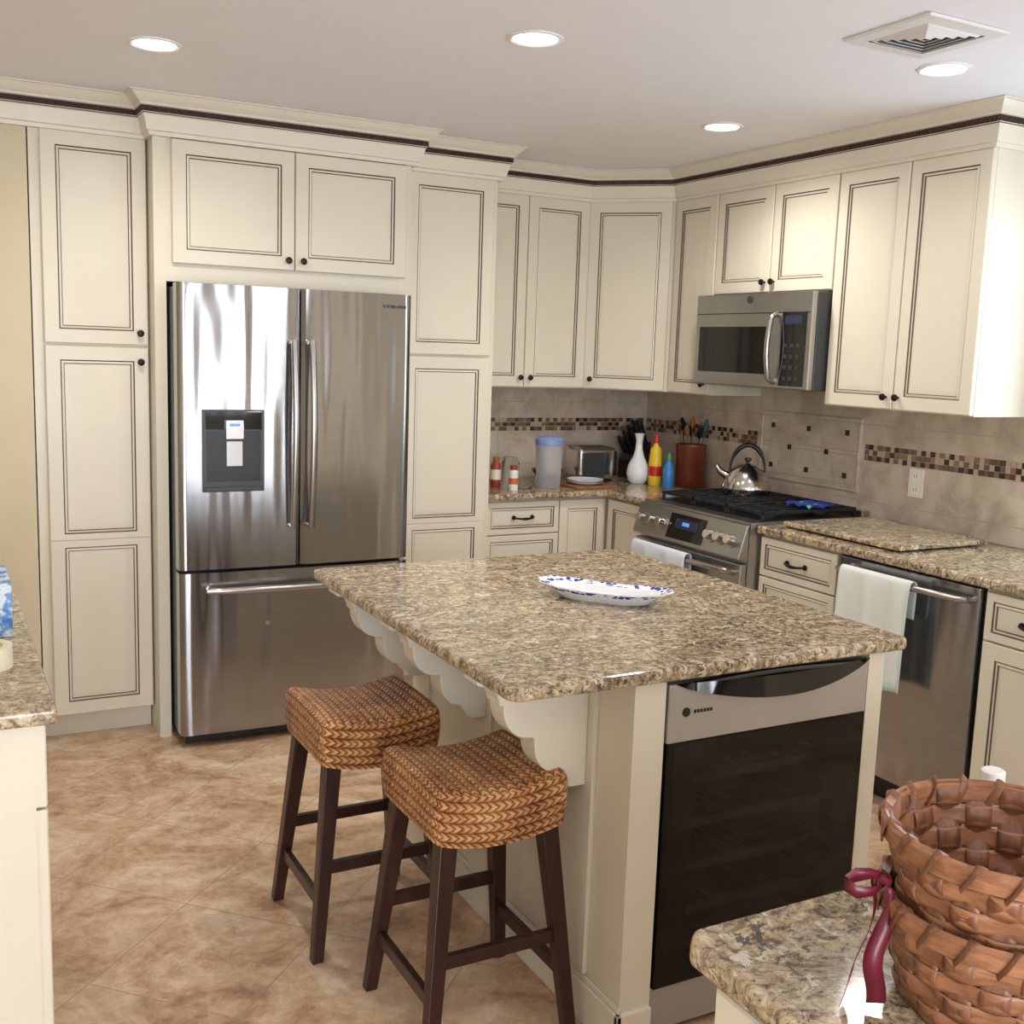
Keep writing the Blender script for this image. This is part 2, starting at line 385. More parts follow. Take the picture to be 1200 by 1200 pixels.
b=MB((MX,4.128,0),U);b.tube([(.548,.028,1.49),(.548,.055,1.50)]+[(.548,.06+.014*math.sin(math.pi*t),1.51+.24*t) for t in (.0,.2,.4,.6,.8,1)]+[(.548,.055,1.76),(.548,.028,1.775)],.012,SATIN,12);b.obj('handle',g,True)
# ------------------------------------------------------------ backsplash
ZT=.915
b=MB();bx(b,2.283,3.588,YB-.010,YB-.001,ZT+.001,1.46,SPB);b.obj('trim_backsplash_back')
b=MB();bx(b,XR-.010,XR-.001,1.5,wy1+.095,ZT+.001,wz0-.045,SPR);bx(b,XR-.010,XR-.001,wy1+.095,YB-.011,ZT+.001,1.46,SPR)
sb=b.obj('trim_backsplash_side')
b=MB((2.29,YB-.010,0));p=.0235
def mosrow(b,a0,a1,z0,rows=3):
    k=int((a1-a0)/p)
    for i in range(k):
        for j in range(rows):
            b.box(a0+i*p+.001,a0+(i+1)*p-.001,0,.003,z0+j*p+.001,z0+(j+1)*p-.001,random.choice(MOS+[MOS[0],MOS[1]]) if (i+j)%2 else random.choice([MOS[3],MOS[2],MOS[3],MOS[4]]))
mosrow(b,0,1.28,1.165);b.obj('trim_mosaic_back')
b=MB((XR-.010,5.08,0),U);mosrow(b,0,5.08-4.14,1.165);mosrow(b,5.08-3.44,5.08-2.62,1.165)
b.obj('trim_mosaic_side')
g=grp('trim_tile_picture',(XR-.012,3.79,1.18))
b=MB((XR-.010,4.11,0),U);b.box(0,.65,0,.004,1.02,1.34,SPR);b.box(.02,.63,.004,.006,1.04,1.32,SPD);b.obj('tile_field',g)
b=MB((XR-.010,4.11,0),U)
for a0,a1,c0,c1 in ((0,.65,1.02,1.035),(0,.65,1.325,1.34),(0,.015,1.035,1.325),(.635,.65,1.035,1.325)): b.box(a0,a1,.0042,.012,c0,c1,SPR)
b.obj('tile_border',g,bevel=.003)
b=MB((XR-.010,4.11,0),U)
for i in range(5):
    for j in range(3):
        if (i+j)%2==0: a=.085+i*.12;c=1.085+j*.095;b.box(a-.012,a+.012,.0062,.009,c-.012,c+.012,MOS[1])
b.obj('accent_tiles',g)
g=grp('wall_outlet',(XR-.012,3.15,1.1));b=MB((XR-.0105,3.185,0),U);b.box(0,.075,0,.006,1.04,1.16,OUT);b.obj('plate',g,bevel=.002)
b=MB((XR-.0105,3.185,0),U)
for c in (1.072,1.128):
    b.box(.02,.055,.0062,.008,c-.016,c+.016,WHITEP);b.box(.029,.031,.0081,.0086,c-.006,c+.008,BLACKP);b.box(.043,.045,.0081,.0086,c-.006,c+.008,BLACKP)
b.obj('sockets',g)
# ------------------------------------------------------------ base cabinets
g=grp('base_cabinet',(2.6,4.8,0))
b=MB();bx(b,2.283,2.983,4.55,5.08,.10,.882,CREAM);bx(b,2.283,2.983,4.62,5.08,0,.10,CREAM);b.obj('carcass',g)
b=MB((0,4.55,0));b.door(2.30,2.70,.715,.872,fw=.028);b.door(2.30,2.70,.42,.709,fw=.028);b.door(2.30,2.70,.11,.414,fw=.028);b.door(2.706,2.965,.11,.872,fw=.045);b.obj('fronts',g)
b=MB((0,4.55,0));b.pull(2.50,.795);b.pull(2.50,.57);b.pull(2.5,.27);b.obj('pulls',g,True)
g=grp('corner_base_cabinet',(3.3,4.5,0))
b=MB();bx(b,2.99,3.57,4.150,5.08,.10,.882,CREAM);bx(b,3.05,3.57,4.150,5.08,0,.10,CREAM);b.obj('carcass',g)
b=MB((2.99,4.52,0),U);b.door(.01,.36,.11,.872,fw=.045);b.obj('doors',g)
g=grp('drawer_base_cabinet',(3.3,3.15,0))
b=MB();bx(b,2.99,3.57,2.945,3.378,.10,.882,CREAM);bx(b,3.05,3.57,2.945,3.378,0,.10,CREAM);b.obj('carcass',g)
b=MB((2.99,3.378,0),U)
for c0,c1 in ((.715,.872),(.42,.709),(.11,.414)): b.door(.005,.428,c0,c1,fw=.028)
b.obj('fronts',g);b=MB((2.99,3.378,0),U)
for c in (.79,.57,.27): b.pull(.215,c)
b.obj('pulls',g,True)
g=grp('sink_base_cabinet',(3.3,1.9,0))
b=MB();bx(b,2.99,3.57,1.52,2.305,.10,.882,CREAM);bx(b,3.05,3.57,1.52,2.305,0,.10,CREAM);b.obj('carcass',g)
b=MB((2.99,2.305,0),U)
for a0,a1 in ((.012,.39),(.395,.775)): b.door(a0,a1,.715,.872,fw=.028);b.door(a0,a1,.11,.709)
b.obj('fronts',g);b=MB((2.99,2.305,0),U);b.pull(.2,.79);b.pull(.59,.79);b.obj('pulls',g,True)
b=MB();b.prism([(2.283,-4.497),(2.949,-4.497),(2.949,-4.148),(3.577,-4.148),(3.577,-5.084),(2.283,-5.084)],.884,ZT,GRAN,'c');b.obj('corner_countertop',bevel=.008,seg=3)
b=MB();bx(b,2.949,3.577,1.5,3.380,.884,ZT,GRAN);b.obj('side_countertop',bevel=.008,seg=3)
# dishwasher
g=grp('dishwasher',(3.2,2.6,0))
b=MB();bx(b,2.995,3.56,2.312,2.938,.10,.880,DGREY);bx(b,3.05,3.5,2.32,2.93,0,.10,BLACKP);b.obj('body',g)
b=MB((2.995,2.938,0),U);b.box(.003,.623,0,.028,.11,.876,STEEL);b.obj('door_panel',g,bevel=.005,seg=3)
HZ=.834
b=MB((2.995,2.938,0),U);b.tube([(.03,.028,HZ-.005),(.03,.06,HZ),(.05,.072,HZ)]+[(.05+.52*t,.072+.012*math.sin(math.pi*t),HZ) for t in (.25,.5,.75)]+[(.57,.072,HZ),(.592,.06,HZ),(.592,.028,HZ-.005)],.011,SATIN,12);b.obj('handle',g,True)
b=MB((2.995,2.938,0),U);b.tube([(.12,.028,.17),(.12,.031,.17)],.018,CHROME,20);b.tube([(.12,.031,.17),(.12,.033,.17)],.011,BLACKP,20);b.obj('badge',g)
def towel(name,o,a0,a1,zt,zb,bb,rad,m,mb_=None,amp=.008,ph=0,back=.12):
    b=MB(o,U);b.open=True;na=28
    path=[]
    for t in range(4): path.append((bb-rad,zt-back+back*t/4))
    for t in range(7): th=math.pi*(1-t/6);path.append((bb+rad*math.cos(th),zt+rad*math.sin(th)))
    nz=22
    for t in range(1,nz+1): path.append((bb+rad,zt-(zt-zb)*t/nz))
    rows=[]
    for k,(pb,pc) in enumerate(path):
        fr=max(0,(zt-pc)/(zt-zb)) if pc<zt else 0
        row=[]
        for i in range(na+1):
            s=i/na;d=amp*fr**.5*(1.3+math.sin(s*15+ph+fr*1.5)+.5*math.sin(s*31+ph*2))
            if k<4: d=0
            sh=(.02*fr)*(s-.5)*-1
            row.append(b.av(b.W(a0+(a1-a0)*s+sh,pb+d,pc-(.010*math.sin(s*5+ph)*fr))))
        rows.append(row)
    for k in range(len(rows)-1):
        for i in range(na):
            mm=m
            if mb_ and (k>len(rows)-4 or i>na-2): mm=mb_
            b.face([rows[k][i],rows[k][i+1],rows[k+1][i+1],rows[k+1][i]],mm)
    return b.obj(name,None,True,solid=.003)
towel('dish_towel',(2.995,2.938,0),.075,.400,HZ+.006,.455,.079,.015,TOWEL,TOWELB,.008,.4)
# ------------------------------------------------------------ range
RY0=4.140;RW=.754;RX=2.920
g=grp('gas_range',(3.25,3.76,0))
b=MB();bx(b,RX,3.575,RY0-RW,RY0,.09,.90,STEEL2);bx(b,3.04,3.5,RY0-RW+.01,RY0-.01,0,.09,BLACKP);b.obj('body',g)
b=MB((RX,RY0,0),U)
bot=[(0,.0,.765),(RW,.0,.765),(RW,.055,.775),(0,.055,.775)];top=[(0,.0,.915),(RW,.0,.915),(RW,.015,.915),(0,.015,.915)]
b.hexa(bot,top,STEEL2);b.obj('control_panel',g,bevel=.006,seg=3)
b=MB((RX,RY0,0),U)
def slant(a,t,off): return (a,.055-.04*t+.96*off,.775+.14*t+.27*off)
for a in (.06,.135,.21,.555,.62,.69):
    b.tube([slant(a,.5,0),slant(a,.5,.006)],.030,STEEL2,20)
    b.tube([slant(a,.5,.006),slant(a,.5,.034),slant(a,.5,.038)],[.023,.021,.017],CHROME,20)
b.obj('knobs',g,True)
b=MB((RX,RY0,0),U)
def sbox(a0,a1,t0,t1,off,m):
    P=[b.av(b.W(*slant(a,t,off))) for a,t in ((a0,t0),(a1,t0),(a1,t1),(a0,t1))];b.face(P,m)
sbox(.255,.505,.12,.88,.002,BLACKG);sbox(.30,.46,.45,.75,.0032,DISPD);sbox(.35,.40,.55,.66,.0042,DISP);b.open=True;b.obj('display',g)
b=MB((RX,RY0,0),U);b.box(.005,RW-.005,0,.035,.27,.755,STEEL2);b.box(.005,RW-.005,0,.035,.10,.26,STEEL2);b.obj('oven_door',g,bevel=.005)
b=MB((RX,RY0,0),U);b.box(.12,RW-.12,.0352,.037,.36,.64,BLACKG);b.obj('oven_window',g)
for zz,nm in ((.725,'door_handle'),(.225,'drawer_handle')):
    b=MB((RX,RY0,0),U);b.tube([(.05,.035,zz-.01),(.05,.075,zz)]+[(.05+(RW-.1)*t,.08+.01*math.sin(math.pi*t),zz) for t in (.03,.25,.5,.75,.97)]+[(RW-.05,.075,zz),(RW-.05,.035,zz-.01)],.013,SATIN,12);b.obj(nm,g,True)
b=MB();bx(b,RX+.005,3.575,RY0-RW,RY0,.90,.925,STEEL2);bx(b,3.0,3.53,RY0-RW+.03,RY0-.03,.925,.929,BLACKP);bx(b,3.535,3.575,RY0-RW,RY0,.925,.95,STEEL2);b.obj('cooktop',g,bevel=.003)
b=MB()
for x in (3.13,3.41):
    for y in (RY0-.14,RY0-.377,RY0-RW+.14):
        b.lathe((x,y,0),[(0,.929),(.05,.929),(.05,.938),(.035,.94),(.035,.946),(0,.948)],IRON,20)
b.obj('burners',g,True)
b=MB()
for k in range(3):
    y0=RY0-.02-(k+1)*.236;y1=y0+.23
    for yy in (y0,y1-.012,(y0+y1)/2-.006,y0+.06,y1-.072): bx(b,3.005,3.525,yy,yy+.012,.95,.964,IRON)
    for xx in (3.005,3.513,3.26,3.13,3.40): bx(b,xx,xx+.012,y0,y1,.95,.964,IRON)
    for xx in (3.005,3.513):
        for yy in (y0,y1-.012): bx(b,xx,xx+.012,yy,yy+.012,.929,.95,IRON)
b.obj('grates',g,bevel=.003)
towel('dish_towel',(RX,RY0,0),.07,.47,.735,.53,.086,.018,TOWELG,None,.010,2.2)
# kettle
kx,ky,kz=3.34,3.92,.965
g=grp('tea_kettle',(kx,ky,kz))
b=MB();b.lathe((kx,ky,kz),[(0,0),(.108,0),(.115,.012),(.113,.04),(.098,.078),(.074,.108),(.050,.124),(.047,.127),(.03,.137),(0,.140)],CHROME,40)
b.lathe((kx,ky,kz),[(.008,.137),(.008,.148),(.016,.153),(.016,.164),(0,.168)],BLACKP,16)
b.obj('kettle_body',g,True)
b=MB();b.tube([(kx-.07,ky+.05,kz+.075),(kx-.10,ky+.075,kz+.10),(kx-.115,ky+.085,kz+.125)],[.022,.016,.013],CHROME,14,world=True);b.obj('spout',g,True)
b=MB();b.tube([(kx+.08*math.cos(t)*-.8,ky+.08*math.cos(t)*.6,kz+.10+.125*math.sin(t)) for t in [math.pi*i/12 for i in range(13)]],[.006]*3+[.011]*7+[.006]*3,BLACKP,12,world=True);b.obj('handle',g,True)
# ------------------------------------------------------------ refrigerator
FX,FY,FW=.823,4.17,.930
g=grp('refrigerator',(FX+FW/2,4.5,0))
b=MB();bx(b,FX+.006,FX+FW-.006,4.245,5.0,.05,1.778,DGREY);bx(b,FX+.03,FX+FW-.03,4.25,4.95,0,.05,BLACKP);b.obj('cabinet_body',g)
def curved(b,a0,a1,c0,c1,m,bul=.012,d=.07,n=12,wh=FW):
    fr=[]
    for i in range(n+1):
        a=a0+(a1-a0)*i/n;x=(a-wh/2)/(wh/2);bu=bul*(1-x*x)
        e=min(a-a0,a1-a);rd=.012
        bu-= (rd-math.sqrt(max(0,rd*rd-(rd-min(e,rd))**2)))
        fr.append((a,bu))
    P=[[b.av(b.W(a,bb,c)) for a,bb in fr]+[b.av(b.W(a1,-d,c)),b.av(b.W(a0,-d,c))] for c in (c0,c1)]
    k=len(P[0]);b.face(P[0],m);b.face(P[1][::-1],m)
    for j in range(k): b.face([P[0][j],P[0][(j+1)%k],P[1][(j+1)%k],P[1][j]],m)
b=MB((FX,FY,0));curved(b,0,FW/2-.003,.712,1.790,STEEL,n=30);b.obj('door_left',g,True)
b=MB((FX,FY,0));curved(b,FW/2+.003,FW,.712,1.790,STEEL,n=30);b.obj('door_right',g,True)
b=MB((FX,FY,0));curved(b,0,FW,.055,.699,STEEL,n=40);b.obj('freezer_drawer',g,True)
b=MB((FX,FY,0));b.box(.02,FW-.02,-.06,-.03,.015,.055,BLACKP);b.obj('grille',g)
for sx,nm in ((-.036,'handle_left'),(.036,'handle_right')):
    b=MB((FX,FY,0));a=FW/2+sx;zs=[.87+.72*i/14 for i in range(15)]
    pts=[(a,.012,.878)]+[(a,.045+.028*math.sin(math.pi*i/14),z) for i,z in enumerate(zs)]+[(a,.012,1.582)]
    b.tube(pts,[.010]+[.014]*15+[.010],SATIN,12,flat=.8);b.obj(nm,g,True)
b=MB((FX,FY,0));b.tube([(.11,.008,.635)]+[(.10+.73*i/14,.045+.03*math.sin(math.pi*i/14),.635) for i in range(15)]+[(.82,.008,.635)],.014,SATIN,12);b.obj('freezer_handle',g,True)
b=MB((FX,FY,0));a0,a1,c0,c1=.086,.322,1.012,1.326
b.box(a0,a1,.0,.0125,c0,c1,DGREY);b.obj('dispenser_frame',g,bevel=.003)
b=MB((FX,FY,0));b.box(a0+.015,a1-.015,.0127,.0135,c0+.04,c1-.08,BLACKP);b.box(a0+.012,a1-.012,.0127,.0145,c1-.075,c1-.008,BLACKG)
b.box(a0+.01,a1-.01,.0127,.03,c0+.008,c0+.02,DGREY)
b.box(a0+.085,a1-.085,.014,.03,c1-.11,c1-.04,SATIN);b.box(a0+.10,a1-.10,.0302,.031,c1-.062,c1-.052,DISP)
b.box(a0+.088,a1-.088,.014,.022,c0+.10,c1-.12,STEEL2);b.obj('dispenser',g,bevel=.001)
b=MB((FX,FY,0));b.tube([(.335,.0105,.485),(.335,.0135,.485)],.010,CHROME,16);b.obj('badge',g)
b=MB((FX,FY,0))
for k,wd in enumerate((.010,.009,.012,.008,.010,.009,.010)): b.box(FW-.125+k*.0145,FW-.125+k*.0145+wd,.0,.0085-.0016*(k/6)-.001,1.735,1.747,DGREY)
b.obj('nameplate',g)
# ------------------------------------------------------------ island
g=grp('kitchen_island',(1.7,2.45,0))
IX0,IX1,IY0,IY1=1.335,2.085,1.885,3.08
b=MB();bx(b,IX0,1.418,IY0,1.93,0,.882,CREAM);bx(b,2.032,IX1,IY0,1.93,0,.882,CREAM);bx(b,1.418,2.032,IY0+.002,1.93,.872,.882,CREAM)
bx(b,IX0,IX0+.02,1.93,IY1,0,.882,CREAM);bx(b,IX1-.02,IX1,1.93,IY1,0,.882,CREAM);bx(b,IX0+.02,IX1-.02,IY1-.02,IY1,0,.882,CREAM);bx(b,IX0+.02,IX1-.02,2.52,IY1-.02,0,.85,CREAM)
b.obj('base_panels',g)
b=MB();bx(b,IX0-.014,IX0,IY0-.014,IY1+.014,0,.10,CREAM2);bx(b,IX0-.008,IX0,IY0-.008,IY1,.10,.115,CREAM2);bx(b,IX0-.014,1.416,IY0-.014,IY0,0,.10,CREAM2);b.obj('skirting',g,bevel=.003)
b=MB()
for y in (2.085,2.60,3.02): bx(b,IX0-.012,IX0,y-.06,min(y+.06,IY1),.12,.88,CREAM)
b.obj('pilasters',g,bevel=.002)
cp=[(0,.882),(-.29,.882),(-.29,.858),(-.282,.853)]
cp+=[(-.282+.05*math.sin(t),.853-.05*(1-math.cos(t))) for t in [math.pi/2*i/6 for i in range(1,7)]]
cp+=[(-.222,.803),(-.222,.795)]
cp+=[(-.155-.067*math.cos(t),.795-.075*math.sin(t)) for t in [math.pi*i/14 for i in range(1,8)]]
cp+=[(-.145,.72),(-.14,.712)]
cp+=[(-.085-.055*math.cos(t),.70-.07*math.sin(t)) for t in [math.pi/2*i/8 for i in range(0,9)]]
cp+=[(-.075,.622),(-.06,.60),(-.045,.585),(0,.585)]
for i,y in enumerate((2.085,2.60,3.02)):
    b=MB((IX0-.0125,y-.035,0));b.prism(cp,-.07,0,CREAM2);b.obj('corbel_%d'%(i+1),g,bevel=.003)
b=MB();cc=.02;x0,x1,y0,y1=1.002,2.125,1.838,3.125
b.prism([(x0+.02,-y0),(x0,-y0-.02),(x0,-y1+cc),(x0+cc,-y1),(x1-cc,-y1),(x1,-y1+cc),(x1,-y0-.02),(x1-.02,-y0)],.884,.914,GRAN,'c');b.obj('granite_top',g,bevel=.010,seg=4)
# beverage cooler
g=grp('wine_cooler',(1.72,2.1,0));w=.606
SIL=plain('satin_silver',lin(176,174,172),.35,.6)
SILD=plain('shelf_wire',lin(120,118,115),.4,.5)
DKI=plain('cooler_interior',lin(24,25,28),.5)
b=MB();bx(b,1.424,1.445,1.935,2.48,.02,.865,DKI);bx(b,2.005,2.026,1.935,2.48,.02,.865,DKI);bx(b,1.445,2.005,2.46,2.48,.02,.865,DKI);bx(b,1.445,2.005,1.935,2.46,.02,.14,DKI);bx(b,1.445,2.005,1.935,2.46,.72,.865,DKI);b.obj('body',g)
b=MB((1.422,1.930,0));b.box(.002,w-.002,0,.05,.725,.862,SIL);b.obj('top_panel',g,bevel=.004)
b=MB((1.422,1.930,0))
b.box(.002,.085,0,.045,.135,.724,BLACKG);b.box(w-.085,w-.002,0,.045,.135,.724,BLACKG);b.box(.085,w-.085,0,.045,.135,.175,BLACKG);b.box(.085,w-.085,0,.045,.68,.724,BLACKG);b.obj('door_frame',g)
GT=glass('tinted_glass',(.17,.175,.185,1),.005,1.0,1.35)
b=MB((1.422,1.930,0));b.box(.002,w-.002,.0455,.0495,.135,.7235,GT);b.obj('door_glass',g)
b=MB((1.422,1.930,0));b.box(.002,w-.002,0,.035,.02,.13,SIL);b.obj('kick_plate',g)
b=MB()
for z in (.26,.37,.48,.59):
    bx(b,1.447,2.003,1.945,1.96,z,z+.022,SIL)
    for k in range(9): xx=1.46+k*.066;bx(b,xx,xx+.005,1.96,2.44,z+.004,z+.009,SILD)
b.obj('shelves',g)
b=MB((1.422,1.930,0));n=24
lo=[];hi=[]
for i in range(n+1):
    s=i/n;aa=.02+(w-.02)*s;bo=.052+.045*math.sin(math.pi*s)
    zt=.868-.006*(1-math.sin(math.pi*s));zb=.862-.045*math.sin(math.pi*s)**.7
    lo.append((aa,bo,zb));hi.append((aa,bo-.006,zt))
I=[[b.av(b.W(*q)) for q in L_] for L_ in (lo,hi,[(q[0],.048,q[2]) for q in hi],[(q[0],.048,q[2]) for q in lo])]
for r_ in range(4):
    A,B=I[r_],I[(r_+1)%4]
    for i in range(n): b.face([A[i],A[i+1],B[i+1],B[i]],BLACKG)
b.face([I[k][0] for k in range(4)],BLACKG);b.face([I[k][n] for k in range(4)],BLACKG)
b.obj('curved_handle',g,True)
b=MB((1.422,1.930,0));b.tube([(.05,.05,.795),(.05,.0515,.795)],.011,BLACKP,18)
for k in range(6): b.box(.072+k*.009,.078+k*.009,.05,.0512,.790,.798,BLACKP)
b.obj('badge',g)
# ------------------------------------------------------------ stools
def stool(cx,cy,first):
    g=grp('bar_stool',(cx,cy,0));H=.163;zt=.625;zb=.50;R=.022
    b=MB();b.weld=True;b.uv=[]
    def P(x,y,z):
        ix=max(-H+R,min(H-R,x));iy=max(-H+R,min(H-R,y));iz=max(-.2,min(zt-R,z))
        d=Vector((x-ix,y-iy,z-iz))
        q=Vector((ix,iy,iz))+(d.normalized()*R if d.length>1e-6 else d)
        fz=(z-zb)/(zt-zb)
        sad=.026*(q.x/H)**2-.008
        crown=0.006*(1-(q.y/H)**2)
        q.z+=sad+crown*max(0,fz)
        bul=.006*math.sin(math.pi*max(0,min(1,fz)))
        q.x*=1+bul/H;q.y*=1+bul/H
        return Vector((cx+q.x,cy+q.y,q.z))
    n=26
    def grid(fn,fu,nu,nv):
        idx=[[b.av(fn(i/nu,j/nv)) for i in range(nu+1)] for j in range(nv+1)]
        for j in range(nv):
            for i in range(nu):
                b.face([idx[j][i],idx[j][i+1],idx[j+1][i+1],idx[j+1][i]],WEAVE)
                b.uv.append([fu(i/nu,j/nv),fu((i+1)/nu,j/nv),fu((i+1)/nu,(j+1)/nv),fu(i/nu,(j+1)/nv)])
    D=2*H
    grid(lambda s,t:P(-H+D*s,-H+D*t,zt),lambda s,t:(D*t+5,D*s+5),n,n)
    for (ax,ay,bx_,by_,o) in ((-H,-H,H,-H,0),(H,-H,H,H,D),(H,H,-H,H,2*D),(-H,H,-H,-H,3*D)):
        grid(lambda s,t:P(ax+(bx_-ax)*s,ay+(by_-ay)*s,zb+(zt-zb)*t),lambda s,t:(o+D*s+5,(zt-zb)*t+5),n,12)
    grid(lambda s,t:P(-H+D*s,-H+D*t,zb),lambda s,t:(D*s,D*t),4,4)
    ob=b.obj('woven_seat',g,True)
    b=MB()
    def lx(sg,z): return sg*(.125+(.180-.125)*(1-z/.53))
    for sx in (-1,1):
        for sy in (-1,1):
            def q(z,h):
                X=cx+lx(sx,z);Y=cy+lx(sy,z);return [(X-h,-(Y-h),z),(X+h,-(Y-h),z),(X+h,-(Y+h),z),(X-h,-(Y+h),z)]
            b.hexa(q(0,.015),q(.53,.022),ESP)
    b.obj('legs',g,bevel=.003)
    b=MB()
    def bar(p,q_,h=.016,t=.009):
        p=Vector(p);q_=Vector(q_);d=(q_-p).normalized();s=Vector((-d.y,d.x,0))*t;u=Vector((0,0,h))
        i=[b.av(x) for x in (p-s-u,p+s-u,p+s+u,p-s+u,q_-s-u,q_+s-u,q_+s+u,q_-s+u)]
        for f in ((0,1,2,3),(7,6,5,4),(0,4,5,1),(1,5,6,2),(2,6,7,3),(3,7,4,0)): b.face([i[k] for k in f],ESP)
    z=.24
    for sy in (-1,1): bar((cx+lx(-1,z),cy+lx(sy,z),z),(cx+lx(1,z),cy+lx(sy,z),z))
    z=.15
    for sx in (-1,1): bar((cx+lx(sx,z),cy+lx(-1,z),z),(cx+lx(sx,z),cy+lx(1,z),z))
    b.obj('stretchers',g,bevel=.002)
    b=MB();bx(b,cx-.135,cx+.135,cy-.135,cy+.135,.53,.555,ESP);b.obj('seat_frame',g)
stool(1.097,2.185,True);stool(1.015,2.715,False)
# ------------------------------------------------------------ left counter
g=grp('sideboard_counter',(-.2,2.5,0))
b=MB();bx(b,-.62,.150,2.09,3.03,.10,.882,CREAM);bx(b,-.60,.10,2.09,3.03,0,.10,CREAM);b.obj('carcass',g)
b=MB((.150,2.09,0),(0,1,0));b.door(.004,.46,.715,.872,fw=.028);b.door(.466,.93,.715,.872,fw=.028);b.door(.004,.46,.11,.709);b.door(.466,.93,.11,.709);b.obj('fronts',g)
b=MB();bx(b,-.66,.188,2.053,3.06,.884,.914,GRAN);b.obj('granite_top',g,bevel=.008,seg=3)
g=grp('tissue_box',(.07,2.7,.915))
def tb():
    a=N('tissue_box_print');n=a.noise(a.coord(),28,3,.6);a.l(a.ramp(n,[(.38,lin(60,110,190)),(.48,lin(120,165,215)),(.55,lin(220,228,236)),(.7,lin(170,196,222))]),a.b.inputs['Base Color']);a.b.inputs['Roughness'].default_value=.5;return a.m
BLU=tb()
b=MB();bx(b,.0,.15,2.60,2.82,.9145,1.035,BLU);b.obj('box',g,bevel=.002);b=MB();b.lathe((.06,2.71,1.035),[(.03,0),(.025,.02),(.03,.03),(.02,.04),(0,.035)],WHITEP,9,1,1.5);b.obj('tissue',g,True)
g=grp('tape_roll',(.07,2.37,.915));TAPE=plain('masking_tape',lin(226,214,186),.6);b=MB();b.lathe((.08,2.37,.9145),[(.038,0),(.055,0),(.055,.045),(.038,.045),(.038,0)],TAPE,32);b.obj('roll',g,True)
g=grp('phone_charger',(.07,2.22,.915));b=MB();bx(b,.02,.09,2.24,2.29,.9145,.94,BLACKP);b.obj('plug',g,bevel=.006,seg=3)
b=MB();b.tube([(.055,2.24,.92),(.07,2.2,.918),(.04,2.16,.918),(-.02,2.15,.918),(-.08,2.18,.918)],.003,BLACKP,8,world=True);b.obj('cord',g,True)
# ------------------------------------------------------------ peninsula (foreground)
g=grp('peninsula_counter',(1.4,.6,0))
b=MB();bx(b,.785,2.2,.26,.905,0,.882,CREAM);b.obj('carcass',g)
b=MB((.785,.905,0),(0,-1,0));b.door(.01,.60,.715,.872,fw=.03);b.door(.01,.60,.11,.709);b.obj('end_panel',g)
b=MB();b.prism([(.775,-.952),(.751,-.928),(.751,-.24),(2.24,-.24),(2.24,-.952)],.884,.915,GRAN,'c');b.obj('granite_top',g,bevel=.009,seg=4)
def basket(g,cx,cy,z0,r0,r1,h,nm,nr):
    nsp=20;bh=h/nr;seg=200
    b=MB();b.open=True
    def R(z): return r0+(r1-r0)*((z-z0)/h)**.8
    for j in range(nr):
        za,zb_=z0+j*bh+.0008,z0+(j+1)*bh-.0008
        rings=[]
        for z in (za,(za*3+zb_)/4,(za+zb_)/2,(za+3*zb_)/4,zb_):
            e=.0010*(1-abs(2*(z-za)/(zb_-za)-1))
            rings.append([b.av((cx+(R(z)+e+.0030*math.cos(nsp/2*th+math.pi*j))*math.cos(th),cy+(R(z)+e+.0030*math.cos(nsp/2*th+math.pi*j))*math.sin(th),z)) for th in [2*math.pi*k/seg for k in range(seg)]])
        for q in range(4):
            for k in range(seg): b.face([rings[q][k],rings[q][(k+1)%seg],rings[q+1][(k+1)%seg],rings[q+1][k]],SPLINT)
    b.obj(nm+'_bands',g,True,solid=.0016)
    b=MB();b.open=True
    for s in range(nsp):
        th0=2*math.pi*s/nsp;dw=.40*2*math.pi/nsp;rows=[]
        for q in range(41):
            z=z0+h*q/40;rr=R(z)+.0040*math.cos(math.pi*(z-z0)/bh-math.pi/2+ (math.pi if s%2==0 else 0))*-1
            rows.append([b.av((cx+rr*math.cos(th0+dw*t),cy+rr*math.sin(th0+dw*t),z)) for t in (-1,-.5,0,.5,1)])
        for q in range(40):
            for k in range(4): b.face([rows[q][k],rows[q][k+1],rows[q+1][k+1],rows[q+1][k]],SPLINT2)
    b.obj(nm+'_stakes',g,True,solid=.0015)
    b=MB();Rt=R(z0+h)
    b.lathe((cx,cy,0),[(Rt+.002,z0+h-.022),(Rt+.006,z0+h-.020),(Rt+.007,z0+h-.002),(Rt+.003,z0+h+.002),(Rt-.005,z0+h-.002),(Rt-.005,z0+h-.020),(Rt-.002,z0+h-.022),(Rt+.002,z0+h-.022)],SPLINT,96)
    nl=20
    for k in range(nl):
        th=2*math.pi*k/nl
        pts=[(cx+rr*math.cos(tt),cy+rr*math.sin(tt),zz) for rr,zz,tt in ((Rt+.0065,z0+h-.024,th),(Rt+.0085,z0+h-.012,th+.06),(Rt+.0078,z0+h-.001,th+.10),(Rt+.003,z0+h+.0028,th+.12),(Rt-.004,z0+h-.001,th+.14),(Rt-.0062,z0+h-.012,th+.18),(Rt-.005,z0+h-.024,th+.24))]
        b.tube(pts,.0055,SPLINT2,8,world=True,flat=.3)
    b.obj(nm+'_rim',g,True)
    b=MB();b.lathe((cx,cy,z0),[(0,.002),(r0,.002),(r0,.006),(0,.006)],SPLINT2,48);b.obj(nm+'_bottom',g)
g=grp('woven_basket',(.97,.70,.915))
bcx,bcy=.975,.695
basket(g,bcx,bcy,.9155,.096,.120,.118,'lower',5);basket(g,bcx,bcy,.965,.088,.122,.145,'upper',6)
